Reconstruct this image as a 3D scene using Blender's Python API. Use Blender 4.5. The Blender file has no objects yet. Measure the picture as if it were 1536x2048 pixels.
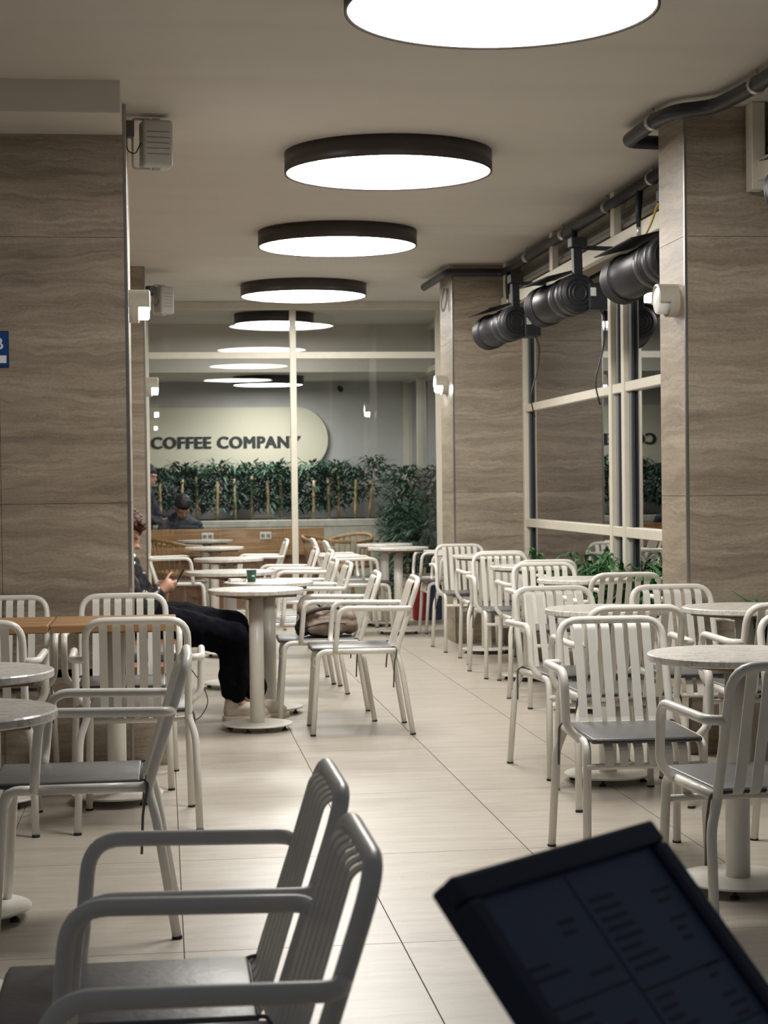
import bpy, bmesh, math, random
from mathutils import Vector, Matrix, noise
random.seed(7)
PI = math.pi
C = bpy.context.scene.collection
S = bpy.context.scene

# ------------------------------------------------------------------ camera, world, exposure
F_PX, YAW, PITCH, ROLL, CAM_H = 3585.0, 0.1231, -0.0155, -0.0117, 1.271
def make_camera():
    cy, sy, cp, sp = math.cos(YAW), math.sin(YAW), math.cos(PITCH), math.sin(PITCH)
    fwd = Vector((sy*cp, cy*cp, sp)); right = Vector((cy, -sy, 0)); up = right.cross(fwd)
    c, s = math.cos(ROLL), math.sin(ROLL)
    r = c*right + s*up; u = -s*right + c*up
    cam = bpy.data.cameras.new('camera'); cam.sensor_fit = 'VERTICAL'; cam.sensor_height = 36.0
    cam.lens = F_PX/2048*36.0
    cam.clip_start = 0.05
    cam.dof.use_dof = True; cam.dof.focus_distance = 6.2; cam.dof.aperture_fstop = 9.0
    o = bpy.data.objects.new('camera', cam); C.objects.link(o)
    m = Matrix((( r.x, u.x, -fwd.x, 0), (r.y, u.y, -fwd.y, 0), (r.z, u.z, -fwd.z, CAM_H), (0, 0, 0, 1)))
    o.matrix_world = m
    S.camera = o
make_camera()
wd = bpy.data.worlds.new('night'); S.world = wd; wd.use_nodes = True
wd.node_tree.nodes['Background'].inputs['Color'].default_value = (0.86, 0.90, 1.0, 1)
wd.node_tree.nodes['Background'].inputs['Strength'].default_value = 0.022
S.view_settings.view_transform = 'Standard'; S.view_settings.look = 'None'
S.view_settings.exposure = 1.95; S.view_settings.gamma = 1.0; S.view_settings.use_curve_mapping = False
LAMP = 7.5          # emission of the round ceiling lamps
ZC = 3.0            # ceiling height

# ------------------------------------------------------------------ materials
M = {}
def nt(name):
    m = bpy.data.materials.new(name); m.use_nodes = True
    return m, m.node_tree, m.node_tree.nodes['Principled BSDF']
def N(t, typ, **kw):
    n = t.nodes.new(typ)
    for k, v in kw.items(): setattr(n, k, v)
    return n
def plain(name, col, rough=0.5, metal=0.0, var=0.06, vscale=40.0, spec=0.5, bump=0.0, coat=0.0):
    m, t, b = nt(name)
    b.inputs['Roughness'].default_value = rough; b.inputs['Metallic'].default_value = metal
    b.inputs['Specular IOR Level'].default_value = spec; b.inputs['Coat Weight'].default_value = coat
    tc = N(t, 'ShaderNodeTexCoord'); ns = N(t, 'ShaderNodeTexNoise')
    ns.inputs['Scale'].default_value = vscale; ns.inputs['Detail'].default_value = 4
    t.links.new(tc.outputs['Object'], ns.inputs['Vector'])
    r = N(t, 'ShaderNodeValToRGB')
    r.color_ramp.elements[0].position = .3; r.color_ramp.elements[1].position = .7
    r.color_ramp.elements[0].color = tuple(c*(1-var) for c in col)+(1,)
    r.color_ramp.elements[1].color = tuple(min(1, c*(1+var)) for c in col)+(1,)
    t.links.new(ns.outputs['Fac'], r.inputs['Fac']); t.links.new(r.outputs['Color'], b.inputs['Base Color'])
    if bump:
        bp = N(t, 'ShaderNodeBump'); bp.inputs['Strength'].default_value = bump; bp.inputs['Distance'].default_value = .01
        t.links.new(ns.outputs['Fac'], bp.inputs['Height']); t.links.new(bp.outputs['Normal'], b.inputs['Normal'])
    M[name] = m; return m
def glow(name, col, strength):
    m, t, b = nt(name)
    b.inputs['Base Color'].default_value = (.8, .8, .8, 1); b.inputs['Roughness'].default_value = .5
    tc = N(t, 'ShaderNodeTexCoord'); ns = N(t, 'ShaderNodeTexNoise'); ns.inputs['Scale'].default_value = 3.0
    mp = N(t, 'ShaderNodeMapRange'); mp.inputs['To Min'].default_value = strength*.92; mp.inputs['To Max'].default_value = strength*1.08
    t.links.new(tc.outputs['Object'], ns.inputs['Vector']); t.links.new(ns.outputs['Fac'], mp.inputs['Value'])
    b.inputs['Emission Color'].default_value = col+(1,)
    t.links.new(mp.outputs['Result'], b.inputs['Emission Strength'])
    M[name] = m; return m
def stone(name, dark, mid, light, rough=0.42):
    m, t, b = nt(name)
    geo = N(t, 'ShaderNodeNewGeometry')
    def noise_(vec, scale, sc, det, ro, dist=0.0):
        mp = N(t, 'ShaderNodeMapping'); mp.inputs['Scale'].default_value = sc; t.links.new(vec, mp.inputs['Vector'])
        n = N(t, 'ShaderNodeTexNoise'); n.inputs['Scale'].default_value = scale; n.inputs['Detail'].default_value = det
        n.inputs['Roughness'].default_value = ro; n.inputs['Distortion'].default_value = dist
        t.links.new(mp.outputs['Vector'], n.inputs['Vector']); return n
    w = noise_(geo.outputs['Position'], 1.0, (2.2, 2.2, 4.0), 4, .6)
    ml = N(t, 'ShaderNodeMath', operation='MULTIPLY_ADD'); ml.inputs[1].default_value = .17; ml.inputs[2].default_value = -.085
    t.links.new(w.outputs['Fac'], ml.inputs[0])
    cb = N(t, 'ShaderNodeCombineXYZ'); t.links.new(ml.outputs[0], cb.inputs['Z'])
    ad = N(t, 'ShaderNodeVectorMath', operation='ADD'); t.links.new(geo.outputs['Position'], ad.inputs[0]); t.links.new(cb.outputs[0], ad.inputs[1])
    beds = noise_(ad.outputs[0], 1.0, (.7, .7, 9.0), 6, .6, .3)
    lines = noise_(ad.outputs[0], 1.0, (2.4, 2.4, 42.0), 7, .7, .4)
    grit = noise_(geo.outputs['Position'], 1.0, (70, 70, 110), 3, .6)
    r = N(t, 'ShaderNodeValToRGB'); e = r.color_ramp.elements
    e[0].position = .33; e[0].color = dark+(1,); e[1].position = .68; e[1].color = light+(1,)
    x = e.new(.5); x.color = mid+(1,)
    t.links.new(beds.outputs['Fac'], r.inputs['Fac'])
    col = r.outputs['Color']
    for n, lo, hi, a, c in ((lines, .34, .60, .70, 1.08), (grit, .35, .65, .90, 1.08)):
        q = N(t, 'ShaderNodeValToRGB'); q.color_ramp.elements[0].position = lo; q.color_ramp.elements[1].position = hi
        q.color_ramp.elements[0].color = (a, a*.98, a*.96, 1); q.color_ramp.elements[1].color = (c, c, c, 1)
        t.links.new(n.outputs['Fac'], q.inputs['Fac'])
        mx = N(t, 'ShaderNodeMix', data_type='RGBA', blend_type='MULTIPLY'); mx.inputs[0].default_value = 1
        t.links.new(col, mx.inputs[6]); t.links.new(q.outputs['Color'], mx.inputs[7]); col = mx.outputs[2]
    t.links.new(col, b.inputs['Base Color'])
    b.inputs['Roughness'].default_value = rough
    bp = N(t, 'ShaderNodeBump'); bp.inputs['Strength'].default_value = .12; bp.inputs['Distance'].default_value = .004
    t.links.new(lines.outputs['Fac'], bp.inputs['Height']); t.links.new(bp.outputs['Normal'], b.inputs['Normal'])
    M[name] = m; return m
def tile_mat():
    m, t, b = nt('floor_tile')
    geo = N(t, 'ShaderNodeNewGeometry'); oi = N(t, 'ShaderNodeObjectInfo')
    mp = N(t, 'ShaderNodeMapping'); mp.inputs['Scale'].default_value = (1.5, 9, 1)
    ad = N(t, 'ShaderNodeVectorMath', operation='ADD')
    cm = N(t, 'ShaderNodeCombineXYZ'); ml = N(t, 'ShaderNodeMath', operation='MULTIPLY'); ml.inputs[1].default_value = 37
    t.links.new(oi.outputs['Random'], ml.inputs[0]); t.links.new(ml.outputs[0], cm.inputs['Z'])
    t.links.new(geo.outputs['Position'], ad.inputs[0]); t.links.new(cm.outputs[0], ad.inputs[1])
    t.links.new(ad.outputs[0], mp.inputs['Vector'])
    n1 = N(t, 'ShaderNodeTexNoise'); n1.inputs['Scale'].default_value = 2.0; n1.inputs['Detail'].default_value = 10; n1.inputs['Roughness'].default_value = .62; n1.inputs['Distortion'].default_value = .5
    t.links.new(mp.outputs['Vector'], n1.inputs['Vector'])
    r = N(t, 'ShaderNodeValToRGB'); e = r.color_ramp.elements
    e[0].position = .3; e[0].color = (.375, .334, .280, 1); e[1].position = .68; e[1].color = (.50, .458, .394, 1)
    t.links.new(n1.outputs['Fac'], r.inputs['Fac'])
    # small worn scratches
    mp2 = N(t, 'ShaderNodeMapping'); mp2.inputs['Scale'].default_value = (12, 40, 1)
    t.links.new(geo.outputs['Position'], mp2.inputs['Vector'])
    n2 = N(t, 'ShaderNodeTexNoise'); n2.inputs['Scale'].default_value = 1.5; n2.inputs['Detail'].default_value = 6; n2.inputs['Roughness'].default_value = .7; n2.inputs['Distortion'].default_value = 1.0
    t.links.new(mp2.outputs['Vector'], n2.inputs['Vector'])
    r2 = N(t, 'ShaderNodeValToRGB'); r2.color_ramp.elements[0].position = .28; r2.color_ramp.elements[1].position = .42
    r2.color_ramp.elements[0].color = (.72, .69, .66, 1); r2.color_ramp.elements[1].color = (1, 1, 1, 1)
    t.links.new(n2.outputs['Fac'], r2.inputs['Fac'])
    mx = N(t, 'ShaderNodeMix', data_type='RGBA', blend_type='MULTIPLY'); mx.inputs[0].default_value = 1
    t.links.new(r.outputs['Color'], mx.inputs[6]); t.links.new(r2.outputs['Color'], mx.inputs[7])
    t.links.new(mx.outputs[2], b.inputs['Base Color'])
    b.inputs['Roughness'].default_value = .33
    M['floor_tile'] = m
def wood_mat(name, dark, light, axis=0):
    m, t, b = nt(name)
    geo = N(t, 'ShaderNodeNewGeometry'); mp = N(t, 'ShaderNodeMapping')
    sc = [22, 22, 22]; sc[axis] = 1.6; mp.inputs['Scale'].default_value = sc
    t.links.new(geo.outputs['Position'], mp.inputs['Vector'])
    n1 = N(t, 'ShaderNodeTexNoise'); n1.inputs['Scale'].default_value = 1.8; n1.inputs['Detail'].default_value = 6; n1.inputs['Distortion'].default_value = .6
    t.links.new(mp.outputs['Vector'], n1.inputs['Vector'])
    r = N(t, 'ShaderNodeValToRGB'); e = r.color_ramp.elements
    e[0].position = .3; e[0].color = dark+(1,); e[1].position = .7; e[1].color = light+(1,)
    t.links.new(n1.outputs['Fac'], r.inputs['Fac']); t.links.new(r.outputs['Color'], b.inputs['Base Color'])
    b.inputs['Roughness'].default_value = .4
    M[name] = m
def marble_mat():
    m, t, b = nt('marble')
    geo = N(t, 'ShaderNodeNewGeometry'); mp = N(t, 'ShaderNodeMapping'); mp.inputs['Scale'].default_value = (18, 30, 18)
    t.links.new(geo.outputs['Position'], mp.inputs['Vector'])
    n1 = N(t, 'ShaderNodeTexNoise'); n1.inputs['Scale'].default_value = 1.4; n1.inputs['Detail'].default_value = 8; n1.inputs['Roughness'].default_value = .65; n1.inputs['Distortion'].default_value = 1.6
    t.links.new(mp.outputs['Vector'], n1.inputs['Vector'])
    r = N(t, 'ShaderNodeValToRGB'); e = r.color_ramp.elements
    e[0].position = .34; e[0].color = (.47, .445, .40, 1); e[1].position = .56; e[1].color = (.74, .715, .66, 1)
    t.links.new(n1.outputs['Fac'], r.inputs['Fac']); t.links.new(r.outputs['Color'], b.inputs['Base Color'])
    b.inputs['Roughness'].default_value = .22
    M['marble'] = m
def glass_mat(name, ior=1.5, tint=(1, 1, 1), gain=1.0):
    m = bpy.data.materials.new(name); m.use_nodes = True; t = m.node_tree; t.nodes.clear()
    out = N(t, 'ShaderNodeOutputMaterial'); mix = N(t, 'ShaderNodeMixShader')
    tr = N(t, 'ShaderNodeBsdfTransparent'); gl = N(t, 'ShaderNodeBsdfGlossy'); fr = N(t, 'ShaderNodeFresnel')
    tr.inputs['Color'].default_value = tint+(1,); gl.inputs['Roughness'].default_value = 0.0
    gl.inputs['Color'].default_value = (1, 1, 1, 1)
    fr.inputs['IOR'].default_value = ior
    ml = N(t, 'ShaderNodeMath', operation='MULTIPLY'); ml.inputs[1].default_value = gain; ml.use_clamp = True
    t.links.new(fr.outputs[0], ml.inputs[0]); t.links.new(ml.outputs[0], mix.inputs[0])
    t.links.new(tr.outputs[0], mix.inputs[1]); t.links.new(gl.outputs[0], mix.inputs[2]); t.links.new(mix.outputs[0], out.inputs[0])
    M[name] = m
def ceiling_mat():
    m, t, b = nt('ceiling_paint')
    geo = N(t, 'ShaderNodeNewGeometry'); mp = N(t, 'ShaderNodeMapping'); mp.inputs['Scale'].default_value = (.22, 1.7, 1)
    t.links.new(geo.outputs['Position'], mp.inputs['Vector'])
    n1 = N(t, 'ShaderNodeTexNoise'); n1.inputs['Scale'].default_value = 1.3; n1.inputs['Detail'].default_value = .6
    t.links.new(mp.outputs['Vector'], n1.inputs['Vector'])
    bp = N(t, 'ShaderNodeBump'); bp.inputs['Strength'].default_value = .8; bp.inputs['Distance'].default_value = .16
    t.links.new(n1.outputs['Fac'], bp.inputs['Height']); t.links.new(bp.outputs['Normal'], b.inputs['Normal'])
    b.inputs['Base Color'].default_value = (.60, .565, .505, 1); b.inputs['Roughness'].default_value = .6
    M['ceiling_paint'] = m

stone('travertine', (.238, .195, .147), (.318, .266, .206), (.41, .352, .277))
tile_mat(); marble_mat(); ceiling_mat()
wood_mat('oak', (.26, .135, .055), (.44, .25, .115)); wood_mat('bench_wood', (.20, .085, .04), (.33, .15, .075), 1)
wood_mat('ply', (.16, .10, .055), (.25, .16, .09)); wood_mat('chair_wood', (.28, .16, .06), (.5, .31, .14), 2)
plain('grout', (.10, .09, .075), .8); plain('wall_paint', (.62, .57, .49), .6, var=.03, vscale=6); plain('grey_wall', (.50, .49, .48), .6, var=.04, vscale=4)
plain('beam_paint', (.62, .58, .52), .6, var=.02, vscale=5)
plain('cream_metal', (.755, .73, .665), .32, var=.03, vscale=25, spec=.5)
plain('cream_frame', (.64, .60, .505), .4, var=.04, vscale=12)
plain('dark_frame', (.035, .04, .05), .4, var=.1)
plain('grey_frame', (.22, .225, .22), .45, var=.06)
plain('cushion_vinyl', (.105, .103, .105), .36, var=.08, vscale=60, spec=.55, bump=.08)
plain('cushion_dark', (.03, .03, .031), .45); plain('black_rubber', (.012, .012, .012), .6)
plain('black_pipe', (.012, .014, .022), .42, var=.2, vscale=8); plain('black_metal', (.010, .011, .015), .5, var=.15)
plain('drum_plastic', (.017, .017, .020), .42, var=.18, vscale=14); plain('drum_band', (.028, .028, .031), .38, var=.12)
plain('lamp_brown', (.045, .035, .033), .4, var=.12, vscale=6)
plain('sconce_body', (.46, .43, .36), .45, var=.04); plain('sconce_glass_off', (.82, .82, .80), .25, var=.03)
plain('speaker_shell', (.52, .51, .48), .5, var=.05, vscale=10); plain('speaker_groove', (.12, .12, .115), .6)
plain('chrome', (.40, .39, .37), .28, 1.0, var=.05); plain('steel', (.5, .49, .47), .35, 1.0, var=.1)
plain('sign_blue', (.005, .055, .22), .35, var=.05); plain('sign_edge', (.01, .02, .05), .4); plain('white_paint', (.8, .8, .8), .4, var=.02)
plain('sign_board', (.70, .655, .52), .5, var=.015, vscale=3); plain('letter_black', (.02, .022, .025), .45)
plain('planter_plaster', (.52, .51, .44), .65, var=.12, vscale=14, bump=.3)
plain('leaf_bamboo', (.028, .092, .05), .5, var=.45, vscale=3); plain('leaf_green', (.033, .12, .03), .42, var=.5, vscale=5)
plain('cane', (.50, .37, .17), .5, var=.2, vscale=12); plain('soil', (.03, .022, .015), .9)
plain('skin', (.50, .27, .19), .5, var=.08, vscale=20); plain('hair_auburn', (.055, .02, .009), .55, var=.4, vscale=60, bump=.6)
plain('hair_dark', (.012, .010, .010), .6, var=.3, vscale=50, bump=.4); plain('leather_black', (.014, .014, .016), .3, var=.3, vscale=20, bump=.25)
plain('trouser_cloth', (.005, .005, .008), .9, var=.3, vscale=40, bump=.12, spec=.08); plain('navy_jacket', (.012, .016, .03), .7, var=.3, vscale=16)
plain('shoe_white', (.55, .49, .40), .55, var=.1, vscale=30); plain('shoe_sole', (.62, .57, .48), .6)
plain('bag_cloth', (.20, .15, .115), .75, var=.22, vscale=14, bump=.3); plain('bag_dark', (.03, .024, .02), .7)
plain('cup_green', (.006, .075, .042), .4, var=.04); plain('phone_black', (.012, .012, .013), .15)
plain('paper', (.75, .74, .70), .6, var=.03); plain('socket_white', (.72, .71, .68), .35, var=.02)
plain('red_cloth', (.26, .012, .015), .6, var=.2); plain('blue_cloth', (.02, .035, .08), .6)
plain('menu_frame', (.008, .020, .048), .3, var=.2, vscale=9, spec=.5); plain('menu_sheet', (.068, .095, .165), .4, var=.06, vscale=3)
plain('menu_ink', (.03, .035, .05), .5); plain('cord_black', (.012, .012, .012), .5)
plain('label_white', (.6, .6, .58), .5); plain('yellow_wire', (.5, .34, .03), .5); plain('canopy_brown', (.17, .13, .09), .5)
glow('lamp_glow', (1.0, .968, .915), LAMP); glow('lamp_glow_cool', (.97, .97, .95), LAMP*.8); glow('sconce_glow', (.93, .97, 1.0), 11.0)
glass_mat('partition_glass', 1.5, (.97, .985, .975), .8); glass_mat('night_glass', 1.52, (.92, .95, .95), 1.7)

# ------------------------------------------------------------------ mesh helpers
def to_mesh(name, bm, mat, smooth=False):
    me = bpy.data.meshes.new(name); bm.to_mesh(me); bm.free()
    if mat: me.materials.append(M[mat])
    if smooth:
        for p in me.polygons: p.use_smooth = True
    return me
def link(name, me, parent=None, loc=(0, 0, 0), rot=(0, 0, 0)):
    o = bpy.data.objects.new(name, me); C.objects.link(o)
    o.location = loc; o.rotation_euler = rot
    if parent: o.parent = parent
    return o
def tag(o, label, cat, group=None):
    o['label'] = label; o['category'] = cat
    if group: o['group'] = group
    return o
def thing(name, label, cat, loc=(0, 0, 0), rz=0, group=None):
    o = bpy.data.objects.new(name, None); C.objects.link(o); o.location = loc; o.rotation_euler = (0, 0, rz)
    o.empty_display_size = .1
    return tag(o, label, cat, group)
def struct(o): o['kind'] = 'structure'; return o
def dup(root, loc, rz, label, group=None):
    r = root.copy(); C.objects.link(r); r.location = loc; r.rotation_euler = (0, 0, rz); r['label'] = label
    if group: r['group'] = group
    for ch in list(root.children):
        c = ch.copy(); C.objects.link(c); c.parent = r
        for g in list(ch.children):
            d = g.copy(); C.objects.link(d); d.parent = c
    return r
def B(bm, x0, x1, y0, y1, z0, z1, bev=0.0, seg=2):
    v = [bm.verts.new((x, y, z)) for z in (z0, z1) for y in (y0, y1) for x in (x0, x1)]
    fs = [bm.faces.new([v[i] for i in q]) for q in ((0, 2, 3, 1), (4, 5, 7, 6), (0, 1, 5, 4), (2, 6, 7, 3), (0, 4, 6, 2), (1, 3, 7, 5))]
    if bev:
        es = list({e for f in fs for e in f.edges})
        bmesh.ops.bevel(bm, geom=es, offset=bev, segments=seg, affect='EDGES', profile=.5)
    return bm
def box(name, x0, x1, y0, y1, z0, z1, mat, parent=None, bev=0.0, seg=2, loc=(0, 0, 0), rot=(0, 0, 0), smooth=False):
    return link(name, to_mesh(name, B(bmesh.new(), x0, x1, y0, y1, z0, z1, bev, seg), mat, smooth), parent, loc, rot)
def fillet(pts, radii, k=5):
    pts = [Vector(p) for p in pts]; out = [pts[0]]
    for i in range(1, len(pts)-1):
        r = radii[i-1] if isinstance(radii, (list, tuple)) else radii
        a, p, b = pts[i-1], pts[i], pts[i+1]
        la, lb = (a-p).length, (b-p).length
        d = min(r, la*.48, lb*.48)
        p0 = p+(a-p)*(d/la); p1 = p+(b-p)*(d/lb)
        for j in range(k+1):
            s = j/k; out.append(p0*(1-s)**2+p*2*s*(1-s)+p1*s*s)
    out.append(pts[-1]); return out
def tube(bm, pts, r, n=10, cap=True, closed=False):
    pts = [Vector(p) for p in pts]; m = len(pts)
    tan = []
    for i in range(m):
        if closed: t = pts[(i+1) % m]-pts[i-1]
        else: t = pts[min(i+1, m-1)]-pts[max(i-1, 0)]
        tan.append(t.normalized())
    nrm = tan[0].orthogonal().normalized(); rings = []
    for i in range(m):
        nrm = (nrm-tan[i]*nrm.dot(tan[i])).normalized(); bi = tan[i].cross(nrm)
        rr = r[i] if isinstance(r, (list, tuple)) else r
        rings.append([bm.verts.new(pts[i]+(nrm*math.cos(2*PI*j/n)+bi*math.sin(2*PI*j/n))*rr) for j in range(n)])
    for i in range(m if closed else m-1):
        a, b = rings[i], rings[(i+1) % m]
        for j in range(n): bm.faces.new((a[j], a[(j+1) % n], b[(j+1) % n], b[j]))
    if cap and not closed:
        bm.faces.new(rings[0][::-1]); bm.faces.new(rings[-1])
    return bm
def lathe(bm, prof, n=32, c=(0, 0, 0)):
    rings = []
    for (r, z) in prof:
        if r < 1e-6: rings.append([bm.verts.new((c[0], c[1], c[2]+z))])
        else: rings.append([bm.verts.new((c[0]+r*math.cos(2*PI*j/n), c[1]+r*math.sin(2*PI*j/n), c[2]+z)) for j in range(n)])
    for a, b in zip(rings, rings[1:]):
        for j in range(n):
            k = (j+1) % n
            if len(a) == 1 and len(b) == 1: continue
            if len(a) == 1: bm.faces.new((a[0], b[k], b[j]))
            elif len(b) == 1: bm.faces.new((a[j], a[k], b[0]))
            else: bm.faces.new((a[j], a[k], b[k], b[j]))
    return bm
def ribbon(bm, path, x, w, th):
    """flat strip following a path in the yz plane, width along x"""
    p = [Vector((0, a, b)) for a, b in path]; L = []
    for i in range(len(p)):
        t = (p[min(i+1, len(p)-1)]-p[max(i-1, 0)]).normalized(); nn = Vector((0, -t.z, t.y))
        L.append([bm.verts.new(Vector((x+sx*w/2, 0, 0))+p[i]+nn*(s*th/2)) for sx, s in ((-1, -1), (1, -1), (1, 1), (-1, 1))])
    for a, b in zip(L, L[1:]):
        for j in range(4): bm.faces.new((a[j], a[(j+1) % 4], b[(j+1) % 4], b[j]))
    bm.faces.new(L[0][::-1]); bm.faces.new(L[-1]); return bm
def obj_tube(name, pts, r, mat, parent=None, n=8, **kw):
    return link(name, to_mesh(name, tube(bmesh.new(), pts, r, n), mat, True), parent, **kw)
def text_mesh(name, body, size, mat, ext=.004, bold=0.0, spacing=1.0):
    cu = bpy.data.curves.new(name, 'FONT'); cu.body = body; cu.size = size; cu.extrude = ext; cu.offset = bold
    cu.space_character = spacing; cu.resolution_u = 3
    cu.align_x = 'LEFT'
    o = bpy.data.objects.new('tmp', cu); C.objects.link(o)
    dg = bpy.context.evaluated_depsgraph_get(); dg.update()
    me = bpy.data.meshes.new_from_object(o.evaluated_get(dg)); me.name = name
    bpy.data.objects.remove(o); me.materials.clear(); me.materials.append(M[mat]); return me
def remesh(name, bm, mat, voxel, smooth_it=6, disp=0.0, dscale=8.0):
    """merge overlapping volumes into one continuous smooth skin"""
    me = bpy.data.meshes.new(name+'_src'); bm.to_mesh(me); bm.free()
    o = bpy.data.objects.new('tmp', me); C.objects.link(o)
    r = o.modifiers.new('r', 'REMESH'); r.mode = 'VOXEL'; r.voxel_size = voxel; r.use_smooth_shade = True
    if smooth_it:
        s = o.modifiers.new('s', 'SMOOTH'); s.factor = .5; s.iterations = smooth_it
    dg = bpy.context.evaluated_depsgraph_get(); dg.update()
    out = bpy.data.meshes.new_from_object(o.evaluated_get(dg)); out.name = name
    bpy.data.objects.remove(o)
    if disp:
        for v in out.vertices:
            q = v.co*dscale
            v.co += v.normal*disp*(noise.noise(q)+.5*noise.noise(q*2.3+Vector((5, 1, 2))))
    out.materials.clear(); out.materials.append(M[mat])
    for p in out.polygons: p.use_smooth = True
    return out
def ell(bm, c, rx, ry, rz, rot=None, u=16, v=10):
    m = Matrix.Translation(c) @ (rot.to_4x4() if rot else Matrix()) @ Matrix.Diagonal((rx, ry, rz, 1))
    bmesh.ops.create_uvsphere(bm, u_segments=u, v_segments=v, radius=1, matrix=m); return bm
def cap(bm, a, b, ra, rb, n=12):
    a, b = Vector(a), Vector(b)
    tube(bm, [a, a.lerp(b, .5), b], [ra, (ra+rb)/2, rb], n)
    ell(bm, a, ra, ra, ra, None, n, 8); ell(bm, b, rb, rb, rb, None, n, 8); return bm

# ------------------------------------------------------------------ setting: floor, ceiling, walls
X0, X1, Y0, Y1 = -2.44, 2.92, -1.2, 21.2
YR = 5.42         # the roofed room starts here; nearer than that is open terrace
floor = struct(box('floor', X0, X1+.4, Y0, Y1+.2, -.12, -.004, 'grout'))
tx0, ty0 = .0431, 4.9065
bm = bmesh.new(); B(bm, .0017, .5983, .0017, 1.1983, -.012, 0)
tile_me = to_mesh('tile', bm, 'floor_tile')
k = 0
for i in range(-4, 5):
    for j in range(-5, 14):
        xx, yy = tx0+.6*i, ty0+1.2*j
        if yy+1.2 > Y1+.6: continue
        t = link('tile', tile_me, floor, (xx, yy, 0)); k += 1
ceiling = struct(box('ceiling', X0, X1+.4, YR, 19.3, ZC, ZC+.15, 'ceiling_paint'))
box('dropped_ceiling', X0, X1+.4, 19.3, Y1+.2, 2.49, ZC+.15, 'ceiling_paint', ceiling)
wl = struct(box('wall_left', X0-.15, X0, YR, Y1+.2, 0, ZC, 'wall_paint'))
wb = struct(box('wall_back', X0, X1+.4, Y1, Y1+.2, 0, 2.49, 'grey_wall'))

def pillar(name, x0, x1, y0, y1, faces, label, ztop=ZC, xw=.62):
    """stone clad pier: core plus single panels on the faces the room shows"""
    core = struct(box(name, x0+.012, x1-.012, y0+.012, y1-.012, 0, ztop, 'grout')); core['label'] = label
    zs = [(0, 1.2), (1.2, 2.4), (2.4, ztop)]
    for f in faces:
        if f == 'front':
            n = max(1, round((x1-x0)/xw)); w = (x1-x0)/n
            for i in range(n):
                for a, b in zs: box('stone_panel', x0+i*w+.001, x0+(i+1)*w-.001, y0, y0+.011, a+.001, b-.001, 'travertine', core)
        if f in ('left', 'right'):
            for a, b in zs:
                if f == 'left': box('stone_panel', x0, x0+.011, y0+.012, y1, a+.001, b-.001, 'travertine', core)
                else: box('stone_panel', x1-.011, x1, y0+.012, y1, a+.001, b-.001, 'travertine', core)
    if 'left' in faces: box('corner_trim', x0-.002, x0+.012, y0-.003, y0+.012, 0, ztop, 'chrome', core, .002)
    if 'right' in faces: box('corner_trim', x1-.012, x1+.003, y0-.003, y0+.012, 0, ztop, 'chrome', core, .002)
    return core
pL1 = pillar('wall_pier', X0, -.142, 8.2, 8.95, ('front', 'right'), 'brown travertine clad pier on the left behind the wooden tables', xw=.62)
box('white_header', X0, -.155, 7.72, 8.2, 2.862, ZC, 'beam_paint', pL1)
pL2 = pillar('wall_pier', X0, -.115, 14.2, 14.9, ('front', 'right'), 'far brown travertine pier at the left end of the glass partition')
pR1 = pillar('wall_pier', 2.41, 3.3, 8.06, 8.48, ('front', 'left'), 'near brown travertine pier on the right carrying an unlit wall lamp', xw=.9)
pR2 = pillar('wall_pier', 2.30, 3.3, 14.05, 14.66, ('front', 'left'), 'far brown travertine pier on the right carrying a lit wall lamp', xw=1.0)

# stone bench behind the left pier
bench = struct(box('trim_1', -1.2, .02, 8.24, 12.5, 0, .41, 'travertine')); bench['label'] = 'stone clad bench base behind the left pier'
for i in range(5): box('plank', -1.2+i*.25, -.955+i*.25+.045*(i == 4), 8.2, 12.5, .412, .455, 'bench_wood', bench, .004)

# ------------------------------------------------------------------ glass partition (window_1)
def frame_bar(name, parent, x0, x1, y0, y1, z0, z1, mat='cream_frame', bev=.004): return box(name, x0, x1, y0, y1, z0, z1, mat, parent, bev, 1)
YG = 16.9
w1 = struct(frame_bar('window_1', None, -.155, 2.86, YG-.03, YG+.03, ZC-.075, ZC))
w1['label'] = 'tall glass partition with cream frame across the room'
frame_bar('transom', w1, -.108, 2.86, YG-.028, YG+.028, 2.463, 2.527)
frame_bar('mullion', w1, 1.212, 1.272, YG-.032, YG+.032, 0, ZC-.075)
frame_bar('side_post', w1, -.155, -.108, YG-.03, YG+.03, 0, ZC-.075); frame_bar('side_post', w1, 2.60, 2.66, YG-.03, YG+.03, 0, ZC-.075)
frame_bar('bottom_rail', w1, -.108, 1.212, YG-.03, YG+.03, .0, .10); frame_bar('bottom_rail', w1, 1.272, 2.6, YG-.03, YG+.03, .0, .10)
for a, b in ((-.108, 1.212), (1.272, 2.6)):
    for c, d in ((.10, 2.463), (2.527, ZC-.075)): box('pane', a, b, YG-.001, YG+.001, c, d, 'partition_glass', w1)
box('wall_side', 2.66, 3.3, YG-.06, YG+.06, 0, ZC, 'wall_paint', w1)
box('wall_side', X0, -.155, YG-.06, YG+.06, 0, ZC, 'wall_paint', w1)

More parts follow.
